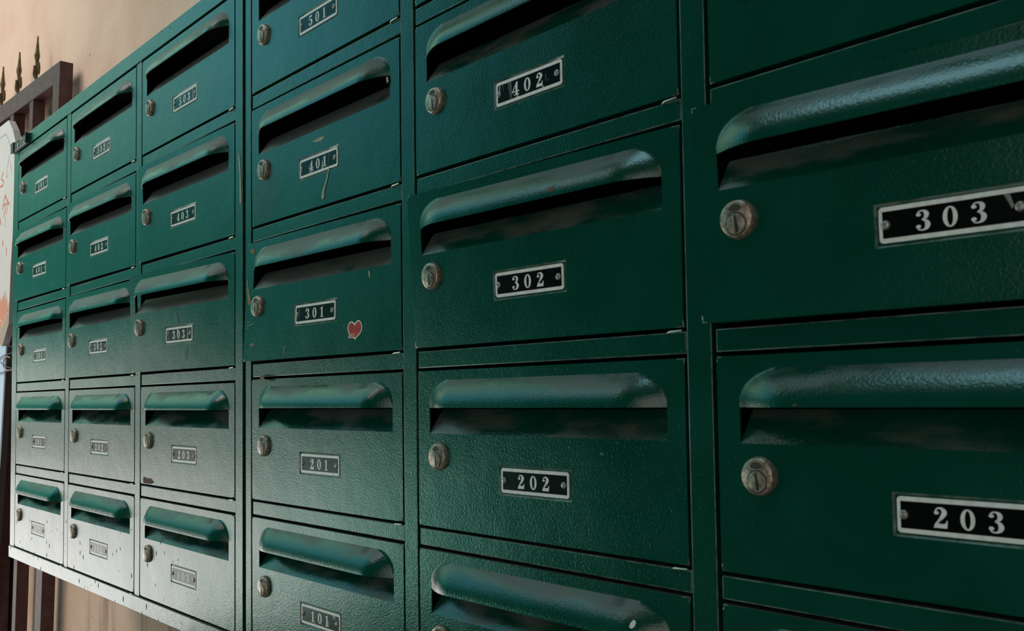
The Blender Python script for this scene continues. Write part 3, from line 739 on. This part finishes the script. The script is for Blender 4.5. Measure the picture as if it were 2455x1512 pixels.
wire('tie_wire', [[(-.640, .1235, .345), (-.602, .1230, .3475), (-.554, .1235, .354), (-.506, .130, .357), (-.475, .1385, .358)], [(-.581, .122, .339), (-.545, .1215, .330), (-.506, .126, .3235), (-.476, .1385, .322)], [(-.640, .1240, .3150), (-.602, .1235, .316), (-.550, .1235, .317), (-.499, .130, .3226), (-.474, .1385, .323)]], .0011, simple('dark_wire', (.03, .03, .035), .5), 'dark twisted wire tying the blue panel to the gate')
wire('tie_wire', [[(-.515, .124, .346), (-.528, .120, .349), (-.548, .1195, .338), (-.545, .1195, .326), (-.522, .122, .3195), (-.499, .129, .3210), (-.476, .1385, .3215)]], .0013, simple('pale_wire', (.42, .30, .26), .5), 'pale pinkish loop of wire over the edge of the blue panel')
# ------------------------------------------------------------------ camera
cam = bpy.data.cameras.new('camera'); co = bpy.data.objects.new('camera', cam); COL.objects.link(co); S.camera = co
C = dict(x=1.67404, y=-.41515, z=.24731, yaw=.83321, pitch=.04821, roll=-.0143, f=math.exp(7.70524), sx=-3.46797, sy=87.78234)
fw = Vector((-math.sin(C['yaw']) * math.cos(C['pitch']), math.cos(C['yaw']) * math.cos(C['pitch']), math.sin(C['pitch'])))
rt = Vector((math.cos(C['yaw']), math.sin(C['yaw']), 0)); up = rt.cross(fw)
rt2 = rt * math.cos(C['roll']) + up * math.sin(C['roll']); up2 = -rt * math.sin(C['roll']) + up * math.cos(C['roll'])
co.matrix_world = Matrix(((rt2.x, up2.x, -fw.x, C['x']), (rt2.y, up2.y, -fw.y, C['y']), (rt2.z, up2.z, -fw.z, C['z']), (0, 0, 0, 1)))
cam.sensor_width = 36; cam.sensor_fit = 'HORIZONTAL'; cam.lens = C['f'] / 2455 * 36
cam.shift_x = -C['sx'] / 2455; cam.shift_y = C['sy'] / 2455
cam.clip_start = .02
cam.dof.use_dof = True; cam.dof.focus_distance = 1.05; cam.dof.aperture_fstop = 26

# ------------------------------------------------------------------ light
def area(name, loc, target, size, energy, col, sy=None):
    l = bpy.data.lights.new(name, 'AREA'); l.energy = energy; l.color = col; l.shape = 'RECTANGLE'; l.size = size; l.size_y = sy or size
    o = bpy.data.objects.new(name, l); COL.objects.link(o); o.location = loc
    o.rotation_euler = (Vector(target) - Vector(loc)).to_track_quat('-Z', 'Y').to_euler(); return o
gl = area('gate_fill', (-1.2, -1.4, 2.2), (-.9, .18, .3), 1.5, 12, (1.0, .91, .84)); gl.data.spread = math.radians(70)  # added unseen area light, brightens the wall behind the gate
area('overhead_fill', (1.0, -.75, 2.35), (1.0, 0, .3), .9, 8, (.42, .86, 1.0))  # added unseen area light, stands in for cool light from above on the hoods
def world():
    w = bpy.data.worlds.new('surroundings'); S.world = w; w.use_nodes = True; nt = w.node_tree
    for n in list(nt.nodes): nt.nodes.remove(n)
    out = N(nt, 'ShaderNodeOutputWorld'); bg = N(nt, 'ShaderNodeBackground'); L(nt, bg.outputs[0], out.inputs[0])
    tc = N(nt, 'ShaderNodeTexCoord'); sp = N(nt, 'ShaderNodeSeparateXYZ'); L(nt, tc.outputs['Generated'], sp.inputs[0])
    a = math_(nt, 'MULTIPLY', math_(nt, 'ARCTAN2', math_(nt, 'MULTIPLY', sp.outputs[1], -1), math_(nt, 'MULTIPLY', sp.outputs[0], -1)), 180 / PI)
    e = math_(nt, 'MULTIPLY', math_(nt, 'ARCSINE', sp.outputs[2]), 180 / PI)
    n = N(nt, 'ShaderNodeTexNoise'); n.inputs['Scale'].default_value = 9; n.inputs['Detail'].default_value = 3; L(nt, tc.outputs['Generated'], n.inputs['Vector'])
    e2 = math_(nt, 'ADD', e, math_(nt, 'MULTIPLY', math_(nt, 'SUBTRACT', n.outputs[0], .5), 4))
    inaz = math_(nt, 'MULTIPLY', smooth(nt, a, 45, 27), smooth(nt, a, -30, -5))
    g = math_(nt, 'MULTIPLY', smooth(nt, e2, -1.0, -5.2), inaz)                       # sunlit pavement
    g = math_(nt, 'MULTIPLY', g, smooth(nt, e, -5, -12, 1, 1.5))
    st = math_(nt, 'MULTIPLY', math_(nt, 'MULTIPLY', smooth(nt, e, -1.2, .3), smooth(nt, e, 3.2, 1.2)), smooth(nt, a, 36, 22))
    sky = math_(nt, 'MULTIPLY', math_(nt, 'MULTIPLY', smooth(nt, e2, 7, 22), smooth(nt, e, 52, 36)), smooth(nt, a, 46, 27))
    top = smooth(nt, e, 34, 50)
    def sc(c, f, k):
        m = N(nt, 'ShaderNodeVectorMath'); m.operation = 'SCALE'; m.inputs[0].default_value = tuple(x * k for x in c); L(nt, f, m.inputs['Scale']); return m.outputs[0]
    def add(p, q):
        m = N(nt, 'ShaderNodeVectorMath'); m.operation = 'ADD'; L(nt, p, m.inputs[0]); L(nt, q, m.inputs[1]); return m.outputs[0]
    one = N(nt, 'ShaderNodeValue'); one.outputs[0].default_value = 1
    skc = N(nt, 'ShaderNodeVectorMath'); skc.operation = 'SCALE'; L(nt, mixc(nt, smooth(nt, a, 14, 25), (.62, 1.15, .80), (.24, 1.0, 1.25)), skc.inputs[0]); L(nt, sky, skc.inputs['Scale'])
    gc = N(nt, 'ShaderNodeVectorMath'); gc.operation = 'SCALE'; L(nt, mixc(nt, smooth(nt, a, 24, 38), (2.45, 2.38, 2.28), (.6, 3.0, 2.3)), gc.inputs[0]); L(nt, g, gc.inputs['Scale'])
    tot = add(add(gc.outputs[0], sc((1, .90, .86), st, 1.6)), add(skc.outputs[0], sc((1, .93, .86), top, .16)))
    front = math_(nt, 'MULTIPLY', math_(nt, 'MULTIPLY', smooth(nt, a, 78, 102), smooth(nt, a, 135, 115)), smooth(nt, e, 32, 14))
    tot = add(tot, sc((1, .95, .91), front, 1.15))
    mid = math_(nt, 'MULTIPLY', math_(nt, 'MULTIPLY', smooth(nt, e, -2.5, 0), smooth(nt, e, 20, 10)), math_(nt, 'MULTIPLY', smooth(nt, a, 48, 33), smooth(nt, a, -20, 5)))
    tot = add(tot, sc((.12, 1, .78), mid, .30))
    tot = add(tot, sc((.25, 1, .8), one.outputs[0], .04))
    L(nt, tot, bg.inputs[0]); bg.inputs[1].default_value = 1.0
world()
S.view_settings.view_transform = 'Standard'; S.view_settings.look = 'None'; S.view_settings.exposure = 0; S.view_settings.gamma = 1
S.view_settings.use_curve_mapping = False
